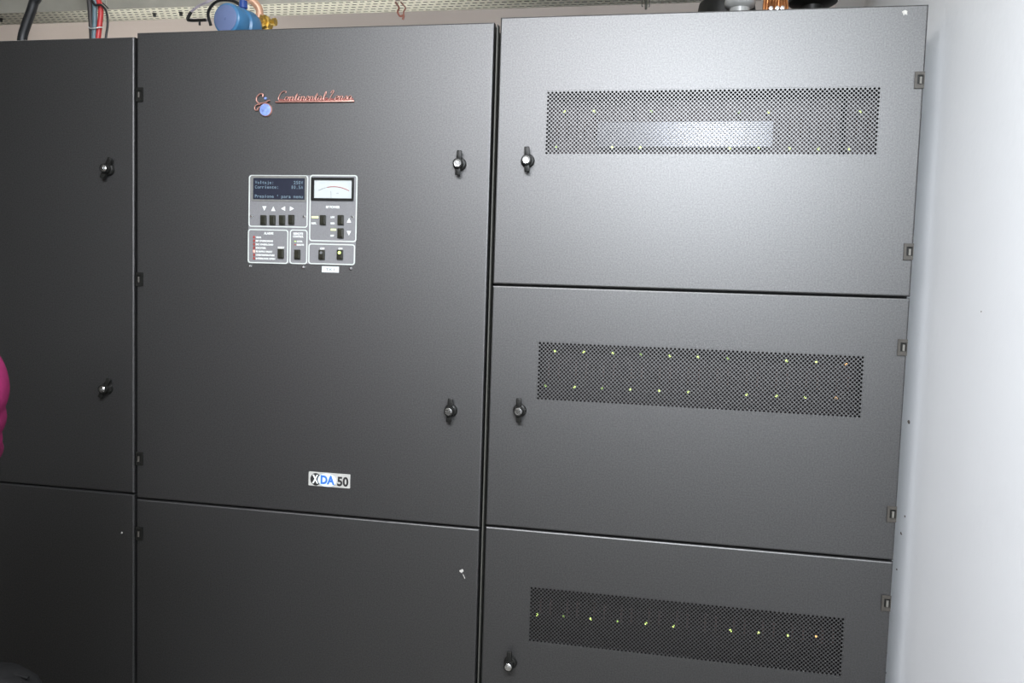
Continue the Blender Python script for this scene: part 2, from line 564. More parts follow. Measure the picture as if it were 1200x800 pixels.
# ---- left cabinet
LX0 = A_ - 0.009 - 1.05
LX1 = A_ - 0.009
LTOP = 2.1265
cab = thing('equipment_cabinet', ((LX0 + LX1) / 2, 0.5, 0), 'charcoal equipment cabinet with two plain doors, left of the control panel cabinet', 'cabinet')
bm = bmesh.new()
add_body(bm, LX0 + 0.003, LX1 - 0.002, LTOP - 0.002, open_z=(0.789,))
link('body', bm, BODY, cab)
dl = link('door', door_mesh(LX0, LX1, 0.789 + GAPZ, LTOP, YF, YB), PAINT, cab)
for (u, v), tl in (((126, 198), 0.45), ((124, 455), 0.5)):
    p = at(u, v, -0.008)
    add_lock(dl, p.x, p.z, tl)
for z in (1.95, 0.90):
    add_hinge(dl, LX0 + 0.014, z, -1, ((BLACK), (BLACK)))
dl2 = link('door', door_mesh(LX0, LX1, 0.07, 0.789 - GAPZ, YF, YB), PAINT, cab)
p = at(143, 624, 0)
add_chip(dl2, p.x, p.z, 0.0035, 3)
for z in (0.67,):
    add_hinge(dl2, LX0 + 0.014, z, -1, ((BLACK), (BLACK)))

# ---- middle cabinet
MTOP = 2.138
mid = thing('equipment_cabinet', ((A_ + B_) / 2, 0.5, 0), 'charcoal equipment cabinet carrying the control panel and copper script nameplate', 'cabinet')
bm = bmesh.new()
add_body(bm, A_ + 0.001, B_ - 0.002, MTOP - 0.002, open_z=(0.7766,))
link('body', bm, BODY, mid)
dm = link('door', door_mesh(A_, B_, 0.7766 + GAPZ, MTOP, YF, YB), PAINT, mid)
dm2 = link('door', door_mesh(A_, B_, 0.07, 0.7766 - GAPZ, YF, YB), PAINT, mid)
for u, v in ((538, 192), (527.5, 481)):
    p = at(u, v, -0.008)
    add_lock(dm, p.x, p.z, 0.06)
for u, v, d_ in ((166, 111, dm), (163.5, 327, dm), (163.5, 537, dm), (166, 625, dm2)):
    p = at(u, v, 0)
    add_hinge(d_, A_ + 0.0115, p.z, -1, (BLACK, (BLACK, HINGE)))
p = at(541, 669, 0)
add_chip(dm2, p.x, p.z, 0.006, 5)
bm = bmesh.new()
add_tube(bm, [(p.x + 0.004, -0.0004, p.z - 0.008), (p.x + 0.010, -0.0004, p.z - 0.02)], 0.0008, 6)
link('scratch', bm, CHIP, dm2)
p = at(397, 31, 0)
# slim grey strip closing the joint to the right hand cabinet
bm = bmesh.new()
add_box(bm, (B_ + 0.0085, 0.014, MTOP / 2 + 0.03), (0.0035, 0.024, MTOP - 0.07), 0.0008)
tag(link('joint_strip', bm, GASKET, mid), 'slim grey metal strip in the joint')

# nameplate: script letters with a bar below, pale blue globe emblem
S1 = {
    'C': [[(1.15, 1.55), (1.2, 1.85), (0.85, 1.95), (0.45, 1.7), (0.2, 1.1), (0.15, 0.5), (0.4, 0.08), (0.8, 0.05), (1.15, 0.3)]],
    'o': [[(0.55, 0.85), (0.25, 0.75), (0.15, 0.35), (0.35, 0.05), (0.65, 0.15), (0.75, 0.55), (0.55, 0.85), (0.75, 0.75), (0.95, 0.72)]],
    'n': [[(0.0, 0.6), (0.2, 0.85), (0.18, 0.0)], [(0.18, 0.45), (0.45, 0.85), (0.65, 0.7), (0.6, 0.15), (0.85, 0.08), (0.95, 0.3)]],
    't': [[(0.0, 0.3), (0.35, 1.45), (0.25, 0.3), (0.4, 0.02), (0.65, 0.25)], [(0.05, 1.0), (0.6, 1.05)]],
    'i': [[(0.0, 0.3), (0.2, 0.85), (0.17, 0.2), (0.35, 0.02), (0.5, 0.25)], [(0.26, 1.2), (0.28, 1.28)]],
    'e': [[(0.05, 0.38), (0.45, 0.5), (0.52, 0.8), (0.3, 0.92), (0.1, 0.55), (0.15, 0.1), (0.4, 0.0), (0.7, 0.28)]],
    'a': [[(0.62, 0.75), (0.35, 0.88), (0.1, 0.5), (0.2, 0.05), (0.45, 0.2), (0.65, 0.8), (0.6, 0.2), (0.75, 0.03), (0.95, 0.3)]],
    'l': [[(0.0, 0.3), (0.35, 1.2), (0.3, 1.75), (0.15, 1.3), (0.18, 0.3), (0.35, 0.02), (0.55, 0.25)]],
    'L': [[(0.2, 1.45), (0.3, 1.8), (0.55, 1.95), (0.62, 1.65), (0.42, 1.0), (0.28, 0.35), (0.12, 0.08), (0.0, 0.2), (0.2, 0.28), (0.55, 0.06), (0.9, 0.05), (1.1, 0.3)]],
    's': [[(0.0, 0.2), (0.35, 0.9), (0.55, 0.5), (0.4, 0.05), (0.1, 0.1)], [(0.45, 0.06), (0.7, 0.3)]],
}
ADV = {'C': 1.15, 'o': 0.85, 'n': 0.9, 't': 0.58, 'i': 0.45, 'e': 0.62, 'a': 0.88, 'l': 0.5, 'L': 1.1, 's': 0.62, '-': 0.45}
word = 'Continental-Lensa'
pa, pb = at(323.5, 121, 0), at(415.5, 118.5, 0)
total = sum(ADV[c] for c in word)
kx = (pb.x - pa.x - 0.006) / (total + 0.25)
kz = 0.0140
zb = (pa.z + pb.z) / 2 + 0.0035
npl = bmesh.new()
x = pa.x + 0.004
for c in word:
    for st in S1.get(c, []):
        pts = [(x + (a + 0.22 * b) * kx, -0.0035, zb + b * kz) for a, b in st]
        add_tube(npl, smooth_path(pts, 4) if len(pts) > 2 else pts, 0.00118, 6)
    if c == '-':
        add_tube(npl, [(x, -0.0035, zb + 0.5 * kz), (x + ADV[c] * kx, -0.0035, zb + 0.5 * kz)], 0.0011, 6)
    x += ADV[c] * kx
add_box(npl, ((pa.x + pb.x) / 2, -0.003, zb - 0.0025), (pb.x - pa.x, 0.005, 0.0042), 0.0008)
nameplate = tag(link('nameplate', npl, COPPER, mid, 50), 'copper script nameplate with a bar below the letters')
bm = bmesh.new()
add_box(bm, ((pa.x + pb.x) / 2 + 0.003, -0.001, zb + 0.0022), (pb.x - pa.x - 0.012, 0.002, 0.0075), 0.0004)
tag(link('nameplate_backing', bm, mat('red_backing_enamel', (0.20, 0.045, 0.04), 0.4, noise=(150, 0.2)), nameplate), 'dark red backing strip')
pe = at(312, 129, 0)
bm = bmesh.new()
add_disc_stack(bm, (pe.x, 0, pe.z), (0, -1, 0), [(0, 0.0185), (0.004, 0.0185), (0.0055, 0.017)], 32)
link('emblem_rim', bm, COPPER, nameplate, 40)
bm = bmesh.new()
add_disc_stack(bm, (pe.x, -0.005, pe.z), (0, -1, 0), [(0, 0.0165), (0.001, 0.0165), (0.002, 0.010), (0.0022, 0.0)], 32)
tag(link('emblem_globe', bm, GLOBE, nameplate, 40), 'pale blue round globe emblem')
bm = bmesh.new()


def epx(u, v):
    q = at(u, v, 0)
    return (q.x, -0.004, q.z)


def z5(a, b):
    return epx(296 + a / 18.75, 100 + b / 18.75)


add_tube(bm, smooth_path([z5(235, 260), z5(240, 205), z5(180, 195), z5(110, 260), z5(100, 340), z5(150, 400), z5(230, 395), z5(300, 380), z5(350, 350), z5(395, 335)], 5), 0.0020, 8)
add_tube(bm, smooth_path([z5(180, 425), z5(110, 435), z5(65, 480), z5(70, 545), z5(120, 550), z5(140, 505), z5(190, 470)], 5), 0.0018, 8)
link('emblem_scroll', bm, COPPER, nameplate, 50)
bm = bmesh.new()
q = Vector(z5(290, 290))
add_disc_stack(bm, (q.x, -0.001, q.z), (0, -1, 0), [(0, 0.004), (0.003, 0.0035), (0.004, 0.0)], 14)
link('emblem_bead', bm, GLOBE, nameplate, 40)

# model badge: X DA 50
c0, c1 = at(362, 560.5, 0), at(410.5, 563.5, 0)
bz = (c0.z + c1.z) / 2
bh = 0.040
bm = bmesh.new()
bm_out = rounded_rect((c0.x + c1.x) / 2, bz, (c1.x - c0.x) / 2, bh / 2, 0.002)
add_plate(bm, bm_out, 0.0, -0.0022)
badge = link('model_badge', bm, SILVER, mid)
bw = c1.x - c0.x


def bx_(f):
    return c0.x + bw * f


def ellipse(cx, cz, a, b, n=28):
    return [(cx + a * math.cos(2 * PI * k / n), cz + b * math.sin(2 * PI * k / n)) for k in range(n)]


bm = bmesh.new()
add_plate(bm, ellipse(bx_(0.175), bz - 0.001, bw * 0.13, bh * 0.45), -0.0022, -0.0026)
link('black_oval', bm, BLACKP, badge)
bm = bmesh.new()
add_plate(bm, ellipse(bx_(0.45), bz - 0.001, bw * 0.225, bh * 0.47), -0.0026, -0.0030)
link('pale_blue_oval', bm, PALEB, badge)
bm = bmesh.new()
add_text(bm, 'DA', bx_(0.465), bz - 0.0115, -0.0033, 0.033, bold=0.0016, width=bw * 0.34)
link('blue_letters', bm, BLUEP, badge)
bm = bmesh.new()
add_text(bm, 'X', bx_(0.165), bz - 0.0115, -0.0030, 0.033, bold=0.0014, width=bw * 0.15)
link('white_letter', bm, WHITEP, badge)
bm = bmesh.new()
add_text(bm, '50', bx_(0.83), bz - 0.014, -0.0026, 0.036, bold=0.0013, width=bw * 0.27)
link('black_numerals', bm, BLACKP, badge)


# ---- control panel on the middle door
def cp(a, b):
    q = at(270 + a / 5.717, 190 + b / 5.717, 0)
    return q.x, q.z


KP = 1 / 5.717 / 386.0      # metres per unit of the panel drawing
x0, _ = cp(120, 400)
x1, _ = cp(845, 400)
_, zt = cp(480, 84)
_, zb_ = cp(480, 682)
bm = bmesh.new()
add_plate(bm, rounded_rect((x0 + x1) / 2, (zt + zb_) / 2, (x1 - x0) / 2 - 0.001, (zt - zb_) / 2 - 0.001, 0.008), 0.0, -0.0012)
panel = tag(link('control_panel', bm, PANELM, mid), 'grey control panel divided by white outlines')


def box_px(a0, b0, a1, b1):
    """corners of the drawing -> (xmin, xmax, zmin, zmax) on the door"""
    xa = (cp(a0, b0)[0] + cp(a0, b1)[0]) / 2
    xb = (cp(a1, b0)[0] + cp(a1, b1)[0]) / 2
    za = (cp(a0, b1)[1] + cp(a1, b1)[1]) / 2
    zc = (cp(a0, b0)[1] + cp(a1, b0)[1]) / 2
    return xa, xb, za, zc


for q in ((125, 88, 521, 436), (532, 86, 849, 532), (119, 450, 389, 678), (399, 452, 517, 682), (524, 547, 836, 686)):
    xa, xb, za, zc = box_px(*q)
    bm = bmesh.new()
    cx, cz, hw, hh = (xa + xb) / 2, (za + zc) / 2, (xb - xa) / 2, (zc - za) / 2
    add_ring_plate(bm, rounded_rect(cx, cz, hw, hh, 0.008), rounded_rect(cx, cz, hw - 0.0030, hh - 0.0030, 0.0055), -0.0010, -0.0022)
    link('white_outline', bm, TRIMM, panel)

# display
xa, xb, za, zc = box_px(142, 92, 512, 262)
bm = bmesh.new()
sx0, sx1, sz0, sz1 = box_px(155, 107, 501, 251)
o_ = [(xa, za), (xb, za), (xb, zc), (xa, zc)]
i_ = [(sx0, sz0), (sx1, sz0), (sx1, sz1), (sx0, sz1)]
add_ring_plate(bm, o_, i_, -0.0012, -0.0030)
link('display_bezel', bm, mat('display_bezel_grey', (0.15, 0.15, 0.14), 0.5, noise=(90, 0.1)), panel)
bm = bmesh.new()
add_box(bm, ((sx0 + sx1) / 2, -0.0016, (sz0 + sz1) / 2), (sx1 - sx0, 0.0010, sz1 - sz0))
link('display_screen', bm, LCD, panel)
bm = bmesh.new()
cw = (sx1 - sx0 - 0.010) / 20
rowh = (sz1 - sz0) * 0.215
for r_, s in ((0, 'Voltaje:        250V'), (1, 'Corriente:     10.5A'), (3, 'Presione * para menu')):
    for k, ch in enumerate(s):
        if ch != ' ':
            add_text(bm, ch, sx0 + 0.005 + (k + 0.5) * cw, sz1 - (sz1 - sz0) * 0.10 - (r_ + 0.82) * rowh, -0.0024, rowh * 0.98, depth=0.0002, bold=0.00012, width=cw * (0.80 if ch not in ':.*lij1' else 0.35))
link('display_text', bm, LCDT, panel)

# meter
mx0, mx1, mz0, mz1 = box_px(547, 105, 829, 256)
fx0, fx1, fz0, fz1 = box_px(566, 121, 819, 243)
bm = bmesh.new()
add_ring_plate(bm, [(mx0, mz0), (mx1, mz0), (mx1, mz1), (mx0, mz1)], [(fx0, fz0), (fx1, fz0), (fx1, fz1), (fx0, fz1)], -0.0012, -0.0075)
meter = link('meter_frame', bm, BLACK, panel)
bm = bmesh.new()
add_box(bm, ((fx0 + fx1) / 2, -0.0028, (fz0 + fz1) / 2), (fx1 - fx0, 0.0016, fz1 - fz0))
link('meter_face', bm, METERF, panel)


def arc_pts(t0, t1, n=16, dz=0.0):
    out = []
    for k in range(n + 1):
        t = t0 + (t1 - t0) * k / n
        X = fx0 + (fx1 - fx0) * (0.12 + 0.80 * t)
        Z = fz0 + (fz1 - fz0) * (0.42 + 0.22 * (1 - (2 * t - 1) ** 2) + dz)
        out.append((X, -0.0039, Z))
    return out


bm = bmesh.new()
add_tube(bm, arc_pts(0.28, 1.0), 0.0009, 6)
link('red_scale', bm, REDP, panel)
bm = bmesh.new()
add_tube(bm, arc_pts(0.0, 0.28), 0.0004, 6)
mxm = fx0 + (fx1 - fx0) * 0.45
add_tube(bm, [(mxm, -0.0039, fz0 + 0.001), (mxm - 0.001, -0.0039, fz0 + (fz1 - fz0) * 0.40)], 0.00035, 6)
for k in range(11):
    q = arc_pts(k / 10, k / 10 + 0.001, 1, 0.03)[0]
    add_tube(bm, [q, (q[0], q[1], q[2] + 0.0025)], 0.00015, 4)
add_text(bm, 'kW', fx0 + (fx1 - fx0) * 0.62, fz0 + (fz1 - fz0) * 0.25, -0.0038, 0.004, depth=0.0002)
link('grey_scale', bm, GREYP, panel)

# push buttons
for a, b, lit in ((226, 388, 0), (287, 388, 0), (351, 388, 0), (413, 386, 0), (624, 388, 0), (743, 388, 0), (742, 476, 0), (342, 612, 0), (453, 618, 0), (616, 620, 0), (738, 620, 1)):
    X, Z = cp(a, b)
    bm = bmesh.new()
    add_box(bm, (X, -0.0040, Z), (39 * KP, 0.006, 60 * KP), 0.0012)
    add_box(bm, (X, -0.0075, Z), (27 * KP, 0.003, 46 * KP), 0.0008)
    bt = link('push_button', bm, BTN, panel)
    if lit:
        tag(bt, 'push button with a lit yellow green lamp')
    if a in (616, 738):
        bm = bmesh.new()
        add_disc_stack(bm, (X, -0.009, Z + 12 * KP), (0, -1, 0), [(0, 0.0042), (0.001, 0.0038), (0.0015, 0.0)], 14)
        link('button_lamp', bm, GREENLED if lit else GREYP, panel, 40)

# printed words, arrows
for a, b, wy in ((229, 310, 'down'), (289, 312, 'up'), (354, 311, 'left'), (414, 311, 'right'), (796, 389, 'up'), (795, 476, 'down')):
    X, Z = cp(a, b)
    bm = bmesh.new()
    tri(bm, X, Z, 14 * KP, wy, -0.0012)
    link('arrow_mark', bm, WHITEP, panel)
TX = [('RF POWER', 688, 300, 90, 15), ('ALARMS', 258, 476, 64, 15), ('REMOTE', 456, 478, 64, 13), ('CONTROL', 456, 497, 70, 13),
      ('REFL', 561, 409, 34, 12), ('LOW', 686, 368, 26, 11), ('HIGH', 686, 409, 26, 11), ('OFF', 683, 492, 24, 11), ('RESET', 342, 572, 44, 12),
      ('LOCAL', 466, 530, 38, 10), ('REMOTE', 470, 553, 48, 10), ('OFF', 617, 578, 30, 12), ('ON', 738, 578, 26, 12)]
for s, a, b, w_, h_ in TX:
    X, Z = cp(a, b)
    bm = bmesh.new()
    add_text(bm, s, X, Z - h_ * KP * 0.5, -0.0015, h_ * KP * 1.35, bold=0.0004, width=w_ * KP, depth=0.0004)
    link('printed_word', bm, WHITEP, panel)
for k, (s, w_) in enumerate((('VSWR', 38), ('RF OVERDRIVE', 116), ('DC OVERLOAD', 118), ('EXCITER', 70), ('PS SUPPLY FAULT', 112), ('OVERTEMPERATURE', 126), ('INTERLOCK OPEN', 130))):
    X, Z = cp(172, 502 + k * 23.6)
    bm = bmesh.new()
    add_text(bm, s, X, Z - 5.5 * KP, -0.0015, 13.5 * KP, align='LEFT', bold=0.0004, width=w_ * KP, depth=0.0004)
    link('printed_word', bm, WHITEP, panel)
for a, b, w_, s in ((568, 368, 44, 'FORWARD'), (692, 452, 34, 'AUTO')):
    X, Z = cp(a, b)
    bm = bmesh.new()
    add_box(bm, (X, -0.0015, Z), (w_ * KP, 0.0012, 10 * KP), 0.0004)
    tag(link('lit_legend', bm, YELLOWLIT, panel), 'lit yellow green legend bar')
for k in range(7):
    X, Z = cp(161, 502 + k * 23.6)
    bm = bmesh.new()
    add_box(bm, (X, -0.0022, Z), (11 * KP, 0.003, 15 * KP), 0.0006)
    link('alarm_lamp', bm, REDLIT if k == 4 else REDLED, panel)
for b, ml in ((530, DIMLED), (553, REDLED)):
    X, Z = cp(436, b)
    bm = bmesh.new()
    add_box(bm, (X, -0.0018, Z), (10 * KP, 0.002, 6 * KP), 0.0004)
    link('status_lamp', bm, ml, panel)
for a, b in ((145, 362), (497, 365), (820, 367), (135, 696), (490, 704), (808, 713)):
    X, Z = cp(a, b)
    bm = bmesh.new()
    add_disc_stack(bm, (X, -0.001 if b < 500 else 0.0, Z), (0, -1, 0), [(0, 0.0054), (0.002, 0.0050), (0.0042, 0.003), (0.0046, 0.0)], 16)
    add_box(bm, (X, -0.0052, Z), (0.0012, 0.001, 0.006))
    link('screw', bm, CHROME, panel, 40)
bm = bmesh.new()
X, Z = cp(670, 718)
add_box(bm, (X, -0.0005, Z), (112 * KP, 0.0009, 38 * KP), 0.0002)
stk = link('sticker', bm, STICK, mid)
bm = bmesh.new()
add_text(bm, 'TX 1', X, Z - 7 * KP, -0.0012, 20 * KP, depth=0.0003, width=56 * KP)
link('sticker_text', bm, GREYP, stk)

# ---- right cabinet
RTOP = 2.150
Z1, Z2 = 1.4469, 0.786
rc = thing('equipment_cabinet', ((C_ + D_) / 2, 0.5, 0), 'charcoal equipment cabinet of three grille doors beside the white wall', 'cabinet')
bm = bmesh.new()
add_body(bm, C_ + 0.001, D_ - 0.001, RTOP - 0.002, open_z=(Z1, Z2))
link('body', bm, BODY, rc)
bm = bmesh.new()
add_box(bm, (D_ + 0.003, 0.52, RTOP / 2), (0.006, 0.94, RTOP - 0.06), 0.001)  # added pale panel, unseen, reflecting light into the gap beside the wall
tag(link('bounce_panel', bm, mat('bounce_panel_grey', (0.62, 0.63, 0.64), 0.6, noise=(20, 0.02)), rc), 'added light grey panel bouncing light onto the wall')
HX0, HX1 = 0.0635, 0.8885
spans = ((Z1 + GAPZ, RTOP, (1.792, 1.958)), (Z2 + GAPZ, Z1 - GAPZ, (1.141, 1.300)), (0.07, Z2 - GAPZ, (0.473, 0.629)))
rdoors = []
for zlo, zhi, (h0, h1) in spans:
    hx1 = HX1 if h0 > 0.5 else 0.879
    d_ = link('door', door_mesh(C_, D_, zlo, zhi, YF, YB, hole=(HX0, hx1, h0, h1)), PAINT, rc)
    link('grille', grille_mesh(HX0, hx1, h0, h1, 0.0008), PAINT, d_)
    rdoors.append(d_)
for (u, v), d_, lw in (((618, 188), rdoors[0], 0), ((608.5, 481), rdoors[1], 0), ((597.5, 777), rdoors[2], 1)):
    p = at(u, v, -0.008)
    add_lock(d_, p.x, p.z, -0.03, low=bool(lw), h=0.034 if lw else 0.027)
for v, u, d_ in ((94, 1077, rdoors[0]), (295, 1069, rdoors[0]), (407, 1061, rdoors[1]), (602, 1046, rdoors[1]), (706, 1037, rdoors[2])):
    p = at(u, v, 0)
    add_hinge(d_, D_ - 0.0115, p.z, 1, (HINGE, (BLACK, HINGE_IN)))
p = at(1060, 15, 0)
add_chip(rdoors[0], p.x, p.z, 0.0075, 11)
# racks behind the grilles: module fronts with indicator lights
for (zlo, zhi, (h0, h1)), kind in zip(spans, (0, 1, 2)):
    zc = (h0 + h1) / 2
    bm = bmesh.new()
    add_box(bm, ((HX0 + HX1) / 2, 0.20, zc), (HX1 - HX0 + 0.10, 0.004, h1 - h0 + 0.16))
    link('rack_backplate', bm, DEEP, rc)
    for k in range(11):
        cx = HX0 + 0.0375 + k * 0.0750
        if kind == 0 and k == 10:
            cx += 0.012
        bm = bmesh.new()
        hh = h1 - h0 + 0.10
        add_box(bm, (cx, 0.080, zc - 0.005), (0.0747, 0.006, hh), 0.001, mi=0)
        for sx in (-1, 1):
            add_tube(bm, smooth_path([(cx + 0.014 * sx, 0.077, zc + 0.02), (cx + 0.014 * sx, 0.062, zc + 0.014), (cx + 0.014 * sx, 0.062, zc - 0.018), (cx + 0.014 * sx, 0.077, zc - 0.024)], 3), 0.003, 6, mi=1)
        link('amplifier_module', bm, [MODM, RUST], rc)
if True:
    # bright cover plate behind the top grille
    a, b = at(700, 147, 0.05), at(905, 172, 0.05)
    bm = bmesh.new()
    add_box(bm, ((a.x + b.x) / 2, 0.052, (a.z + b.z) / 2 + 0.004), (b.x - a.x, 0.003, 0.066), 0.001)
    tag(link('cover_plate', bm, SHINY, rc), 'bright metal cover plate behind the top grille')
LEDS = [([661, 696, 763, 866, 901, 1008], 130, 131, 'g'), ([651, 717, 750, 855, 889, 925, 960, 996], 172, 174.5, 'g'),
        ([650, 684, 718, 751, 785, 818, 853, 922, 957], 411, 424.5, 'g'), ([639, 673, 705, 738, 773, 807, 875, 910, 944], 452, 465.5, 'g'),
        ([629, 660, 692, 724, 757, 789, 856, 889, 923], 720.5, 745, 'g'),
        ([992], 427, 427, 'a'), ([980], 466.5, 466.5, 'a'), ([957], 746, 746, 'a')]
DIM = {751, 866, 651, 639, 705, 660, 724, 853, 763}
for us, va, vb, kd in LEDS:
    for u in us:
        v = va if len(us) == 1 else va + (vb - va) * (u - us[0]) / (us[-1] - us[0])
        p = at(u, v, 0.030)
        bm = bmesh.new()
        add_disc_stack(bm, (p.x, 0.050 if False else 0.036, p.z), (0, -1, 0), [(0, 0.0031), (0.005, 0.0031), (0.0072, 0.0022), (0.008, 0.0)], 12)
        add_tube(bm, [(p.x, 0.036, p.z), (p.x, 0.077, p.z)], 0.0028, 8, mi=1)
        link('indicator_light', bm, [AMBERLED if kd == 'a' else (DIMLED if u in DIM else GREENLED), BLACK], rc, 40)

# ------------------------------------------------------------------ above the cabinets
TZ, TY0, TY1 = 2.45, 0.695, 0.825
tray = thing('cable_tray', (-1.2, 0.76, TZ), 'cream slotted metal cable tray hung above the cabinets', 'cable tray')
link('tray_floor', slot_sheet(-3.39, WX - 0.01, TY0, TY1, TZ, 0.027, 5), TRAYF, tray)
bm = bmesh.new()
for y in (TY0, TY1):
    add_box(bm, ((-3.39 + WX - 0.01) / 2, y, TZ + 0.025), (WX - 0.01 + 3.39, 0.002, 0.05))
    add_box(bm, ((-3.39 + WX - 0.01) / 2, y + (0.004 if y == TY0 else -0.004), TZ + 0.051), (WX - 0.01 + 3.39, 0.010, 0.003))
link('side_rail', bm, TRAYM, tray)
for u in (115, 700):
    X = at(u, 8, TY0).x
    bm = bmesh.new()
    add_box(bm, (X, TY0 - 0.006, TZ + 0.045), (0.082 if u == 115 else 0.04, 0.004, 0.078), 0.0008)
    add_tube(bm, [(X, TY0 - 0.012, TZ + 0.03), (X, TY0 - 0.012, CEILZ)], 0.004, 8)
    link('hanger', bm, TRAYM, tray)
for u, v in ((1, 25), (181, 21.5), (212, 19)):
    p = at(u, v, 0.75)
    bm = bmesh.new()
    add_disc_stack(bm, (p.x, 0.75, TZ + 0.001), (0, 0, -1), [(0, 0.009), (0.003, 0.009), (0.003, 0.006), (0.014, 0.006), (0.014, 0.0)], 6)
    link('bolt', bm, BLACK, tray)


def cable(name, pts, r, material, label, cat='cable', seg=12):
    bm = bmesh.new()
    add_tube(bm, smooth_path(pts, 8), r, seg)
    return tag(link(name, bm, material, None, 60), label, cat)


def ax(u, v, y):
    p = at(u, v, y)
    return (p.x, p.y, p.z)


def drop(u, v, y, top):
    p = at(u, v, y)
    return (p.x, y, top)


cable('power_cable', [(at(48, -60, .3).x, .3, CEILZ), ax(46, -30, .3), ax(39, 5, .3), ax(31, 28, .3), ax(26, 47, .3), drop(25, 60, .3, LTOP - 0.003)], 0.0155, RUBBER, 'thick black cable dropping behind the left cabinet top, left of the tied bundle')
cable('power_cable', [ax(101, -60, .36), ax(103, -20, .36), ax(105.5, 8, .36), ax(107, 28, .36), ax(108, 48, .36), drop(108, 60, .36, LTOP - 0.003)], 0.009, CABK, 'dark grey cable at the left of the tied bundle')
cable('power_cable', [ax(109, -60, .345), ax(110.5, -20, .345), ax(111, 8, .345), ax(111, 28, .345), ax(110, 48, .345), drop(110, 60, .345, LTOP - 0.003)], 0.0075, CABG, 'blue grey cable in the middle of the tied bundle')
cable('power_cable', [ax(114, -60, .35), ax(113, -12, .35), ax(118, 10, .35), ax(117, 28, .35), ax(115, 48, .35), drop(115, 60, .35, LTOP - 0.003)], 0.0085, CABR, 'red cable at the right of the tied bundle')
cable('thin_wire', [ax(103, -40, .33), ax(109, 2, .33), ax(119, 6, .33), ax(125, 15, .33), ax(126, 30, .33), ax(124, 46, .33), drop(123, 60, .33, LTOP - 0.003)], 0.0038, RUBBER, 'thin black wire looping down right of the red cable', 'wire', 8)
cable('thin_wire', [ax(112, -40, .37), ax(116, 0, .37), ax(121, 4, .37), ax(127, 10, .37)], 0.0022, RUBBER, 'short thin black wire end sticking out above the red cable', 'wire', 8)
bm = bmesh.new()
pts = [at(u, v, y) for u, v, y in ((103.5, 31.5, .355), (106, 33.3, .337), (111, 33, .332), (117, 32, .336), (120.5, 32, .355), (117, 31, .368), (110, 31, .372), (104.5, 31.3, .368), (103.5, 31.5, .355))]
add_tube(bm, smooth_path(pts, 5), 0.0018, 6)
tag(link('cable_tie', bm, WHITEP, None, 60), 'white cable tie around the grey and red cables', 'cable tie')

# cables lying along the tray
for k, (yy, r) in enumerate(((0.714, 0.011), (0.741, 0.012), (0.768, 0.011), (0.793, 0.010), (0.813, 0.006))):
    bm = bmesh.new()
    add_tube(bm, smooth_path([(-3.38 + i * 0.40, yy + 0.002 * math.sin(i * 1.7), TZ + 0.0022 + r) for i in range(12)], 3), r, 10)
    tag(link('power_cable', bm, (RUBBER, CABK)[k % 2], None, 60), ('frontmost', 'second from the front', 'middle one', 'second from the wall', 'thinnest, nearest the back wall,')[k] + ' of the five dark cables lying in the slotted tray', 'cable', 'power cables lying in the tray')

# blue pump
y0p = 0.25
pc = at(264.5, 21.5, y0p)
pump = thing('pump', (pc.x + 0.02, 0.33, MTOP), 'blue round pump motor standing on the middle cabinet', 'pump')
bm = bmesh.new()
RP = 0.050
PA = Vector((0.13, 0.99, 0.03)).normalized()
add_disc_stack(bm, (pc.x, y0p, pc.z), PA, [(0.0, 0.040), (0.004, 0.0475), (0.012, RP), (0.045, RP), (0.050, RP * 0.88), (0.062, RP * 0.88), (0.067, RP * 1.02), (0.105, RP * 1.06), (0.120, RP * 0.98), (0.135, RP * 0.75), (0.135, 0.0)], 40)
link('motor_housing', bm, BLUEM, pump, 35)
bm = bmesh.new()
add_disc_stack(bm, Vector((pc.x, y0p, pc.z)) - PA * 0.003, PA, [(0.0, 0.036), (0.002, 0.041), (0.008, 0.041)], 40)
add_disc_stack(bm, Vector((pc.x, y0p, pc.z)) - PA * 0.005, PA, [(0.0, 0.0), (0.0, 0.003), (0.003, 0.005)], 16)
tag(link('end_cover', bm, BLUEF, pump, 35), 'flat lavender blue end cover')
bm = bmesh.new()
add_box(bm, (pc.x + 0.008, 0.325, (MTOP + pc.z - 0.042) / 2), (0.06, 0.10, pc.z - 0.042 - MTOP), 0.004)
link('foot', bm, BLUEM, pump)
bm = bmesh.new()
q = at(285, 5, 0.36)
add_disc_stack(bm, (q.x, 0.36, q.z - 0.035), (0, 0, 1), [(0, 0.010), (0.02, 0.010), (0.022, 0.014), (0.045, 0.013), (0.05, 0.0)], 18)
tag(link('vent_knob', bm, BLUED, pump, 40), 'dark blue knob on top')
bm = bmesh.new()
q = at(310, 24, 0.52)
add_disc_stack(bm, (q.x - 0.005, 0.50, q.z - 0.006), (0, 1, 0), [(0, 0.020), (0.015, 0.020), (0.016, 0.027), (0.035, 0.027), (0.036, 0.018), (0.06, 0.018)], 8)
add_tube(bm, [Vector((pc.x, y0p, pc.z)) + PA * 0.13, (q.x - 0.005, 0.505, q.z - 0.006)], 0.014, 12)
add_disc_stack(bm, (q.x + 0.022, 0.52, q.z - 0.006), (1, 0, 0), [(0, 0.010), (0.012, 0.010), (0.012, 0.014), (0.02, 0.014)], 8)
link('brass_fitting', bm, BRASS, pump)
bm = bmesh.new()
add_tube(bm, smooth_path([ax(303, 26, .51), ax(304, 12, .51), ax(298, 3, .50), ax(288, -6, .49), ax(280, -30, .49), (at(278, -60, .49).x, .49, 2.75)], 6), 0.013, 14)
tag(link('outlet_pipe', bm, PEACH, pump, 60), 'peach coloured outlet pipe')
bm = bmesh.new()
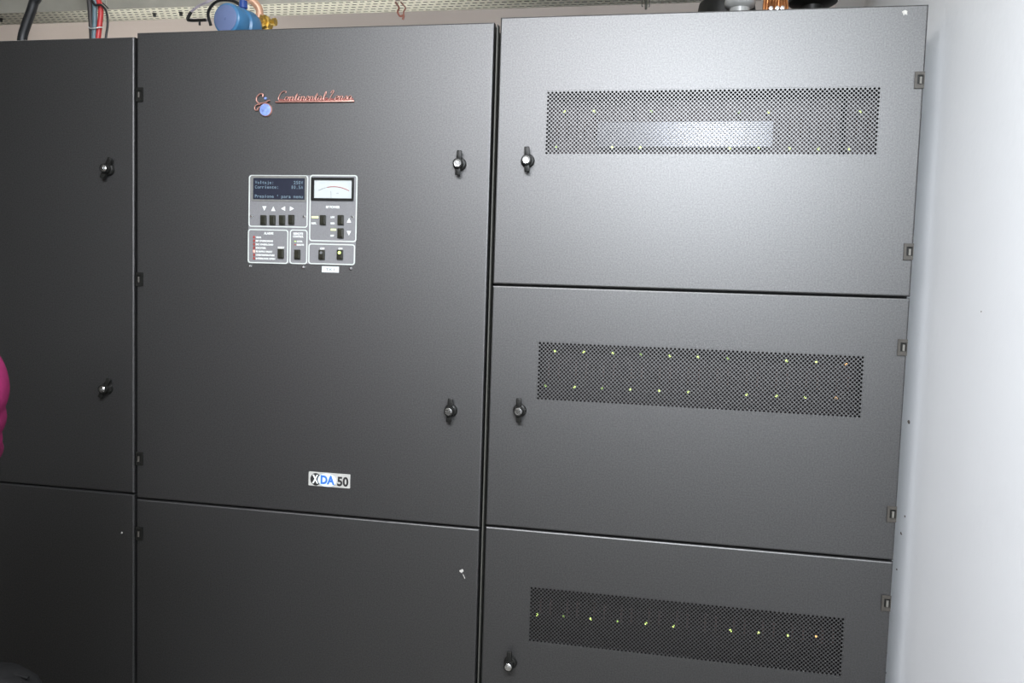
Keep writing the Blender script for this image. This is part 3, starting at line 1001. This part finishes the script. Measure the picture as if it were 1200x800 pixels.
add_tube(bm, smooth_path([ax(247, 30, .44), ax(244, 15, .42), ax(252, 3, .40), ax(266, 0, .38), ax(279, 4, .37), ax(289, 16, .365)], 8), 0.0052, 8)
tag(link('rubber_hose', bm, RUBBER, pump, 60), 'black rubber hose bent over the back')
cable('flexible_conduit', [ax(243, 24, .5), ax(232, 23.5, .5), ax(221, 22, .5), ax(223, 15, .5), ax(233, 7, .5), ax(245, 1.5, .5), ax(262, -8, .55), (at(275, -12, .6).x, .688, TZ + .02)], 0.0045, GREYH, 'grey lilac conduit curving up left of the blue pump', 'conduit', 8)
bm = bmesh.new()
p0, p1, p2 = at(224, 14, 0.49), at(220, 22, 0.49), at(241, 23.5, 0.49)
add_tube(bm, smooth_path([p0, p1, p1 + Vector((0.012, 0, -0.006)), p2], 5), 0.0055, 8)
pm = at(234, 24, 0.49)
add_tube(bm, [pm, pm + Vector((0, 0, -0.016))], 0.004, 8)
bmesh.ops.remove_doubles(bm, verts=bm.verts, dist=1e-5)
tag(link('conduit_clamp', bm, BLACK), 'black clamp on the conduit left of the pump', 'clamp')
bm = bmesh.new()
p, q = at(323, 32.5, 0.05), at(350, 31, 0.05)
add_tube(bm, [(p.x, 0.05, MTOP + 0.0045), (q.x, 0.05, MTOP + 0.0045)], 0.0045, 10)
bmesh.ops.rotate(bm, verts=bm.verts, cent=(p.x, 0.05, MTOP), matrix=Matrix.Rotation(0.15, 3, 'Z'))
tag(link('rod', bm, ORANGE, None, 60), 'short orange brown rod lying on the middle cabinet', 'rod')

# copper wire ends hanging above the middle cabinet
bm = bmesh.new()
add_tube(bm, smooth_path([(at(468, 3, .76).x, .72, TZ - .002), ax(467.5, 9, .6), ax(466, 14, .6), ax(469, 19, .6), ax(473, 18, .6), ax(472, 23, .6)], 6), 0.0035, 8)
add_tube(bm, smooth_path([(at(474, 3, .76).x, .72, TZ - .002), ax(475, 9, .6), ax(473, 14, .6), ax(473.5, 20, .6)], 6), 0.0025, 8)
tag(link('wire_end', bm, mat('reddish_wire', (0.25, 0.09, 0.06), 0.5, noise=(60, 0.2)), None, 60), 'reddish brown twisted wire end hanging from the cable tray', 'wire')
bm = bmesh.new()
for du, sp in ((-6, -4), (0, 0), (5, 3), (1.5, 1)):
    add_tube(bm, smooth_path([(at(757 + sp, -15, .72).x, .72, TZ - .002), ax(757 + sp, -5, .6), ax(757 + du * 0.8, 6, .6), ax(757 + du * 0.6, 11 - abs(du) * .5, .6)], 5), 0.0016 if du else 0.004, 6)
tag(link('wire_end', bm, mat('dark_wire', (0.04, 0.04, 0.03), 0.5, noise=(60, 0.2)), None, 60), 'dark frayed wire end hanging above the top grille door', 'wire')

# ring coil, insulator, copper lug, second ring above the right cabinet
p = at(852, -2, 0.55)
bm = bmesh.new()
add_disc_stack(bm, (p.x, 0.55, RTOP - 0.002), (0, 0, 1), [(0, 0.075), (0.09, 0.075), (0.10, 0.085), (0.155, 0.092), (0.20, 0.085), (0.21, 0.06), (0.21, 0.0)], 36)
blk = tag(link('blower_housing', bm, BLACK, None, 40), 'black round blower housing behind the grey insulator', 'blower')
p = at(867, 6, 0.40)
bm = bmesh.new()
add_disc_stack(bm, (p.x, 0.40, RTOP - 0.002), (0, 0, 1), [(0, 0.022), (0.08, 0.022), (0.10, 0.026), (0.135, 0.03), (0.142, 0.042), (0.150, 0.045), (0.160, 0.044), (0.168, 0.030), (0.18, 0.022), (0.19, 0.0)], 32)
tag(link('insulator', bm, PORC, None, 40), 'grey porcelain insulator standing on the right cabinet', 'insulator')
p = at(909, 3, 0.42)
bm = bmesh.new()
for k in range(9):
    a = k * 0.7
    dx = (k - 4) * 0.0075
    add_tube(bm, smooth_path([(p.x + dx, 0.42 + 0.01 * math.cos(a), RTOP - 0.002), (p.x + dx * 1.1, 0.42 + 0.012 * math.sin(a), p.z - 0.03), (p.x + dx, 0.42 + 0.012 * math.cos(a + 1), p.z + 0.02), (p.x + dx * 0.6, 0.44, 2.44)], 5), 0.0042, 8)
cop = tag(link('copper_braid', bm, CERAM, None, 60), 'bright copper braid rising right of the grey insulator', 'braid')
bm = bmesh.new()
q = at(911, 8, 0.395)
for dx in (-0.018, 0.0, 0.014):
    add_disc_stack(bm, (q.x + dx, 0.397, q.z - 0.004), (0, -1, 0), [(0, 0.007), (0.006, 0.006), (0.007, 0.0)], 6)
link('bolt', bm, CHROME, cop)
p = at(953, -6, 0.55)
bm = bmesh.new()
add_disc_stack(bm, (p.x, 0.55, RTOP - 0.002), (0, 0, 1), [(0, 0.03), (0.185, 0.03), (0.19, 0.060), (0.196, 0.072), (0.225, 0.072), (0.23, 0.0)], 36)
tag(link('terminal_cap', bm, BLACK, None, 40), 'black mushroom shaped cap nearest the room corner', 'terminal')

# small marks on the right wall next to the cabinet
for i, (u, v, s, y) in enumerate(((1065, 494, 0.006, None), (1060.5, 605, 0.0035, None), (1051, 667, 0.003, None), (1039, 763, 0.004, None), (1150, 365, 0.002, None), (1056, 625, 0.004, None))):
    d = RIGHT * ((u - 600) / F_PX) + FWD - UP * ((v - 400) / F_PX)
    q = CAM_POS + d * ((WX - CAM_POS.x) / d.x)
    rd = random.Random(i)
    bm = bmesh.new()
    n = 8
    out = [(s * rd.uniform(.5, 1.1) * math.cos(2 * PI * k / n) * (2.2 if u < 1100 else 1), s * rd.uniform(.6, 1.2) * math.sin(2 * PI * k / n)) for k in range(n)]
    a_ = [bm.verts.new((WX + 0.0001, q.y + a, q.z + b)) for a, b in out]
    b_ = [bm.verts.new((WX - 0.0008, q.y + a * .8, q.z + b * .8)) for a, b in out]
    bridge(bm, a_, b_)
    bm.faces.new(a_)
    bm.faces.new(b_)
    tag(link('trim_%d' % (i + 1), bm, mat('brown_wall_mark', (0.16, 0.13, 0.11), 0.8, noise=(60, 0.2)) if i == 0 else bpy.data.materials['brown_wall_mark']), kind='structure')
# bent metal hook low on the wall
d = RIGHT * ((1038 - 600) / F_PX) + FWD - UP * ((793 - 400) / F_PX)
q = CAM_POS + d * ((WX - CAM_POS.x) / d.x)
bm = bmesh.new()
add_tube(bm, smooth_path([(WX + 0.002, q.y, q.z + 0.012), (WX - 0.012, q.y, q.z + 0.012), (WX - 0.018, q.y, q.z + 0.002), (WX - 0.014, q.y, q.z - 0.014)], 5), 0.0025, 8)
tag(link('wall_hook', bm, HINGE, None, 60), 'small dark hook on the white wall at the cabinet edge', 'hook')

# ------------------------------------------------------------------ ceiling lamps (their own light is set at the top)
for loc, s, lab in (((-0.19, -2.79, CEILZ - 0.018), (1.54, 1.54, 0.035), 'white ceiling lamp square over the open part of the room'), ((-2.3, 0.95, CEILZ - 0.018), (1.44, 0.34, 0.035), 'white ceiling lamp above the cable tray')):
    lamp = thing('ceiling_lamp', loc, lab, 'lamp')
    bm = bmesh.new()
    x_, y_, z_ = loc
    add_box(bm, (x_, y_, z_ + 0.008), (s[0], s[1], 0.020), 0.003)
    link('housing', bm, TRAYM, lamp)
    bm = bmesh.new()
    add_box(bm, (x_, y_, z_ - 0.010), (s[0] - 0.04, s[1] - 0.04, 0.012), 0.003)
    link('diffuser', bm, DIFFUSER, lamp)

lamp = thing('added_light_bar', (-1.1, 0.66, MTOP), 'added unseen light bar on the cabinet tops, brightening the cable tray', 'lamp')  # invented body for the hidden fill light under the tray
bm = bmesh.new()
add_box(bm, (-1.1, 0.66, MTOP + 0.010), (1.54, 0.07, 0.018), 0.003)
link('housing', bm, TRAYM, lamp)
bm = bmesh.new()
add_box(bm, (-1.1, 0.66, MTOP + 0.021), (1.5, 0.05, 0.006), 0.001)
link('diffuser', bm, DIFFUSER, lamp)


# ------------------------------------------------------------------ person at the left edge of the frame
def skin_mesh(chains, sub=2):
    """chains of (points, radii); the first is the root, later ones start at an existing point"""
    me = bpy.data.meshes.new('s')
    verts, rad, edges, idx = [], [], [], {}

    def vid(p, r):
        k = tuple(round(c, 4) for c in p)
        if k not in idx:
            idx[k] = len(verts)
            verts.append(p)
            rad.append(r)
        return idx[k]
    for ch in chains:
        prev = None
        for p, r in ch:
            i = vid(p, r)
            if prev is not None and prev != i:
                edges.append((prev, i))
            prev = i
    me.from_pydata(verts, edges, [])
    ob = bpy.data.objects.new('s', me)
    COL.objects.link(ob)
    sk = ob.modifiers.new('skin', 'SKIN')
    sk.use_smooth_shade = True
    for i, r in enumerate(rad):
        rr = r if isinstance(r, tuple) else (r, r)
        me.skin_vertices[0].data[i].radius = rr
    me.skin_vertices[0].data[0].use_root = True
    sb = ob.modifiers.new('sub', 'SUBSURF')
    sb.levels = sb.render_levels = sub
    dg = bpy.context.evaluated_depsgraph_get()
    dg.update()
    out = bpy.data.meshes.new_from_object(ob.evaluated_get(dg))
    bpy.data.objects.remove(ob)
    bm = bmesh.new()
    bm.from_mesh(out)
    return bm


PX, PY = -1.065, -0.95
per = thing('person', (PX, PY, 0), 'person at the left edge of the frame in a magenta sleeve, arm bent', 'person')


def P(x, y, z):
    return (PX + x, PY + y, z)


def edge(u, v, y, r):
    q = at(u, v, y)
    return (q.x - r - 0.0075, y, q.z)


elb = edge(8, 462, -0.905, 0.050)
hand_l = P(-0.10, 0.33, 1.20)
root = (P(0, 0, 0.95), (0.115, 0.085))
crotch = (P(0, 0, 0.86), (0.105, 0.085))
wr = P(0.09, 0.245, 1.075)
chains = [
    [root, (P(0, 0, 1.08), (0.125, 0.095)), (P(0, 0, 1.22), (0.145, 0.105)), (P(0, 0, 1.36), (0.125, 0.085)), (P(0, 0.005, 1.43), 0.055), (P(0, 0.015, 1.50), 0.052)],
    [(P(0, 0, 1.36), 0.1), (P(0.15, 0, 1.365), 0.055), (P(0.205, 0.0, 1.34), 0.05), (edge(2, 478, -0.895, 0.045), 0.034), (edge(-2, 526, -0.845, 0.038), 0.030), (wr, 0.025), (P(0.045, 0.275, 1.075), (0.034, 0.016)), (P(0.015, 0.29, 1.075), (0.036, 0.014))],
    [(P(0, 0, 1.36), 0.1), (P(-0.15, 0, 1.365), 0.055), (P(-0.205, 0, 1.34), 0.05), (P(-0.25, -0.01, 1.07), 0.037), (P(-0.25, 0.06, 0.85), 0.026), (P(-0.25, 0.075, 0.80), (0.016, 0.034)), (P(-0.25, 0.085, 0.76), (0.014, 0.036))],
    [root, crotch, (P(0.085, 0, 0.74), 0.064), (P(0.10, 0.01, 0.50), 0.050), (P(0.10, -0.015, 0.28), 0.048), (P(0.10, -0.02, 0.09), 0.035), (P(0.105, 0.10, 0.04), (0.038, 0.022))],
    [crotch, (P(-0.085, 0, 0.74), 0.064), (P(-0.10, 0.01, 0.50), 0.050), (P(-0.10, -0.015, 0.28), 0.048), (P(-0.10, -0.02, 0.09), 0.035), (P(-0.105, 0.10, 0.04), (0.038, 0.022))],
]
body = skin_mesh(chains)
# head as an egg with brow, nose, chin, ears; faces the cabinets
hb = bmesh.new()
bmesh.ops.create_uvsphere(hb, u_segments=40, v_segments=30, radius=1.0)
for v in hb.verts:
    x_, y_, z_ = v.co
    sx = 0.074 * (1 - 0.22 * max(0, -z_))
    sy = 0.094 * (1 - 0.12 * max(0, -z_))
    X, Y, Z = x_ * sx, y_ * sy, z_ * 0.113
    if y_ > 0:
        Y += 0.020 * math.exp(-(X / 0.011) ** 2 - ((Z + 0.018) / 0.016) ** 2)      # nose
        Y += 0.009 * math.exp(-(X / 0.009) ** 2 - ((Z - 0.002) / 0.02) ** 2)
        Y += 0.008 * math.exp(-(X / 0.022) ** 2 - ((Z + 0.088) / 0.015) ** 2)      # chin
        Y += 0.005 * math.exp(-(X / 0.045) ** 2 - ((Z - 0.025) / 0.010) ** 2)      # brow
        for sgn in (-1, 1):
            Y -= 0.009 * math.exp(-((X - sgn * 0.031) / 0.014) ** 2 - ((Z - 0.006) / 0.010) ** 2)
        Y += 0.004 * math.exp(-(X / 0.020) ** 2 - ((Z + 0.052) / 0.008) ** 2)      # mouth
    v.co = Vector(P(X, Y + 0.03, Z + 1.575))
me_ = bpy.data.meshes.new('h')
hb.to_mesh(me_)
hb.free()
body.from_mesh(me_)
for sgn in (-1, 1):
    bmx = bmesh.new()
    add_disc_stack(bmx, P(sgn * 0.072, 0.025, 1.572), (sgn, -0.3, 0), [(0, 0.012), (0.004, 0.024), (0.009, 0.027), (0.011, 0.022), (0.008, 0.014), (0.006, 0.0)], 20)
    bmx.to_mesh(me_)
    bmx.free()
    body.from_mesh(me_)


def fingers(bm, base, direc, across, thumb, curl):
    d, a, c = Vector(direc).normalized(), Vector(across).normalized(), Vector(curl).normalized()
    for k, L in enumerate((0.066, 0.074, 0.069, 0.054)):
        s = Vector(base) + a * (0.027 - 0.018 * k)
        pts = [s - d * 0.012, s, s + d * L * 0.42 + c * 0.004, s + d * L * 0.70 + c * 0.020, s + d * L * 0.82 + c * 0.038]
        add_tube(bm, smooth_path(pts, 4), [0.0092 - 0.0022 * i / 16 for i in range(17)], 10)
    s = Vector(base) - d * 0.05 + a * 0.030
    t = Vector(thumb).normalized()
    add_tube(bm, smooth_path([s - a * .008, s + t * 0.022, s + t * 0.042 + c * 0.004, s + t * 0.058 + c * 0.012], 4), [0.0115 - 0.003 * i / 12 for i in range(13)], 10)


fingers(body, P(0.005, 0.292, 1.075), (-0.9, 0.35, 0.02), (0, 0, 1), (-0.35, 0.3, 0.9), (-0.1, -1, 0))
fingers(body, P(-0.25, 0.088, 0.745), (0, 0.12, -1), (0.0, 1, 0.0), (0.1, 0.7, -0.7), (1, 0, 0))
link('body', body, SKIN, per, True)
bm = bmesh.new()
for sgn in (-1, 1):
    bmesh.ops.create_uvsphere(bm, u_segments=14, v_segments=10, radius=0.0115, matrix=Matrix.Translation(P(sgn * 0.031, 0.103, 1.581)))
link('eyes', bm, EYEW, per, True)
bm = bmesh.new()
for sgn in (-1, 1):
    add_disc_stack(bm, P(sgn * 0.031, 0.113, 1.581), (0, 1, 0), [(0, 0.005), (0.0018, 0.004), (0.0022, 0.0)], 14)
link('pupils', bm, BLACK, per, True)
bm = bmesh.new()
add_tube(bm, smooth_path([P(-0.022, 0.108, 1.523), P(-0.008, 0.119, 1.526), P(0.008, 0.119, 1.526), P(0.022, 0.108, 1.523)], 4), [0.002 + 0.003 * math.sin(PI * i / 12) for i in range(13)], 8)
link('lips', bm, LIP, per, True)
# hair: cap with a short fall at the back
bm = bmesh.new()
bmesh.ops.create_uvsphere(bm, u_segments=36, v_segments=26, radius=1.0)
for v in bm.verts:
    x_, y_, z_ = v.co
    s = 1.0
    if y_ > 0.25 and z_ < 0.45:
        s = 0.82
    X, Y, Z = x_ * 0.084 * s, y_ * 0.103 * (s if y_ > 0 else 1), z_ * 0.118
    if y_ < 0.1 and z_ < 0:
        Z -= 0.045 * min(1, -z_ * 2)
        X *= 1 - 0.18 * z_ * z_
        Y *= 0.94
    Y += 0.006 * math.sin(X * 260)* (0.3 if y_ > 0 else 1) * 0.4
    v.co = Vector(P(X, Y + 0.018, Z + 1.592))
link('hair', bm, HAIR, per, True)
# jacket with gathered folds at the bent elbow
S, E, W = Vector(P(0.205, 0.0, 1.34)), Vector(elb), Vector(wr)
S = Vector(P(0.205, 0.0, 1.345))
up_pts = [(edge(-16, 405, -0.93, 0.056), 0.056), (edge(-3, 428, -0.915, 0.054), 0.054), (edge(6, 441, -0.91, 0.053), 0.053), (edge(9.5, 456, -0.905, 0.052), 0.052),
          (edge(8, 470, -0.90, 0.050), 0.050), (edge(3, 480, -0.895, 0.042), 0.042)]
low_pts = [(edge(7.5, 491, -0.885, 0.047), 0.047), (edge(3.5, 501, -0.875, 0.043), 0.043), (edge(-1, 507, -0.865, 0.037), 0.037), (edge(3.5, 518, -0.855, 0.041), 0.041), (edge(-2, 531, -0.84, 0.036), 0.036),
           (tuple(Vector(edge(-2, 531, -0.84, 0.036)).lerp(W, 0.45)), 0.036), (tuple(Vector(edge(-2, 531, -0.84, 0.036)).lerp(W, 0.8)), 0.033)]
jk = [
    [(P(0, 0, 0.84), (0.182, 0.142)), (P(0, 0, 0.93), (0.178, 0.138)), (P(0, 0, 1.05), (0.155, 0.122)), (P(0, 0, 1.22), (0.160, 0.122)), (P(0, 0, 1.35), (0.140, 0.100)), (P(0, 0.003, 1.41), (0.078, 0.072)), (P(0, 0.008, 1.44), (0.066, 0.064))],
    [(P(0, 0, 1.35), 0.1), (P(0.15, 0, 1.355), 0.066), (tuple(S), 0.060)] + up_pts + low_pts,
    [(P(0, 0, 1.35), 0.1), (P(-0.15, 0, 1.355), 0.066), (P(-0.205, 0, 1.34), 0.060), (P(-0.25, -0.01, 1.07), 0.050), (P(-0.25, 0.055, 0.88), 0.038)],
]
jb = skin_mesh(jk, 3)
link('jacket', jb, PINK, per, True)
tr = skin_mesh([
    [(P(0, 0, 0.93), (0.140, 0.105)), (P(0, 0, 0.98), (0.125, 0.095))],
    [(P(0, 0, 0.93), (0.140, 0.105)), (P(0, 0, 0.85), (0.140, 0.112)), (P(0.088, 0, 0.74), 0.086), (P(0.10, 0.01, 0.50), 0.066), (P(0.10, -0.015, 0.28), 0.060), (P(0.10, -0.02, 0.06), 0.058)],
    [(P(0, 0, 0.85), (0.140, 0.112)), (P(-0.088, 0, 0.74), 0.086), (P(-0.10, 0.01, 0.50), 0.066), (P(-0.10, -0.015, 0.28), 0.060), (P(-0.10, -0.02, 0.06), 0.058)]])
link('trousers', tr, JEANS, per, True)
for sgn in (-1, 1):
    sh = bmesh.new()
    bmesh.ops.create_uvsphere(sh, u_segments=24, v_segments=14, radius=1.0)
    for v in sh.verts:
        x_, y_, z_ = v.co
        v.co = Vector(P(sgn * 0.103 + x_ * (0.046 + 0.006 * y_), 0.045 + y_ * 0.135, max(0.002, 0.038 + z_ * 0.055 * (1 - 0.35 * max(0, y_)))))
    link('shoe', sh, SHOE, per, True)

# black shoulder bag at the person's side
bc = Vector((-0.925, -0.775, 0.503))
bag = thing('shoulder_bag', (bc.x, bc.y, 0.43), 'black rounded bag in the lower left corner, hanging from the bent arm', 'bag')
bm = bmesh.new()
add_box(bm, (0, 0, 0), (0.26, 0.11, 0.28), 0.0)
bmesh.ops.subdivide_edges(bm, edges=bm.edges, cuts=10, use_grid_fill=True)
for v in bm.verts:
    x_, y_, z_ = v.co.x / 0.13, v.co.y / 0.055, v.co.z / 0.14
    n = (abs(x_) ** 4 + abs(y_) ** 4 + abs(z_) ** 4) ** 0.25
    k = 1.0 / max(n, 1e-6) * max(abs(x_), abs(y_), abs(z_))
    k = k * (1 + 0.012 * math.sin(x_ * 9 + z_ * 5))
    v.co = Vector((v.co.x * k * (1 - 0.12 * max(0, z_)), v.co.y * k, v.co.z * k)) + bc
link('bag_body', bm, LEATHER, bag, True)
bm = bmesh.new()
fm = Vector(wr) + Vector((0.02, -0.03, 0.0))
add_tube(bm, smooth_path([bc + Vector((-0.045, 0.0, 0.12)), bc + Vector((-0.05, 0.02, 0.30)), fm + Vector((-0.016, 0.040, -0.08)), fm + Vector((-0.02, 0.036, 0.015)), fm + Vector((-0.02, 0.0, 0.047)), fm + Vector((-0.02, -0.036, 0.015)), fm + Vector((-0.024, -0.030, -0.08)), bc + Vector((-0.09, 0.0, 0.30)), bc + Vector((-0.10, 0.0, 0.11))], 6), 0.006, 8)
link('strap', bm, LEATHER, bag, 60)
bm = bmesh.new()
add_tube(bm, smooth_path([bc + Vector((x_, 0.0, 0.128 + 0.006 * (1 - (x_ / 0.1) ** 2))) for x_ in (-0.1, -0.05, 0, 0.05, 0.1)], 4), 0.0035, 6)
link('zip', bm, LEATHER, bag, 60)
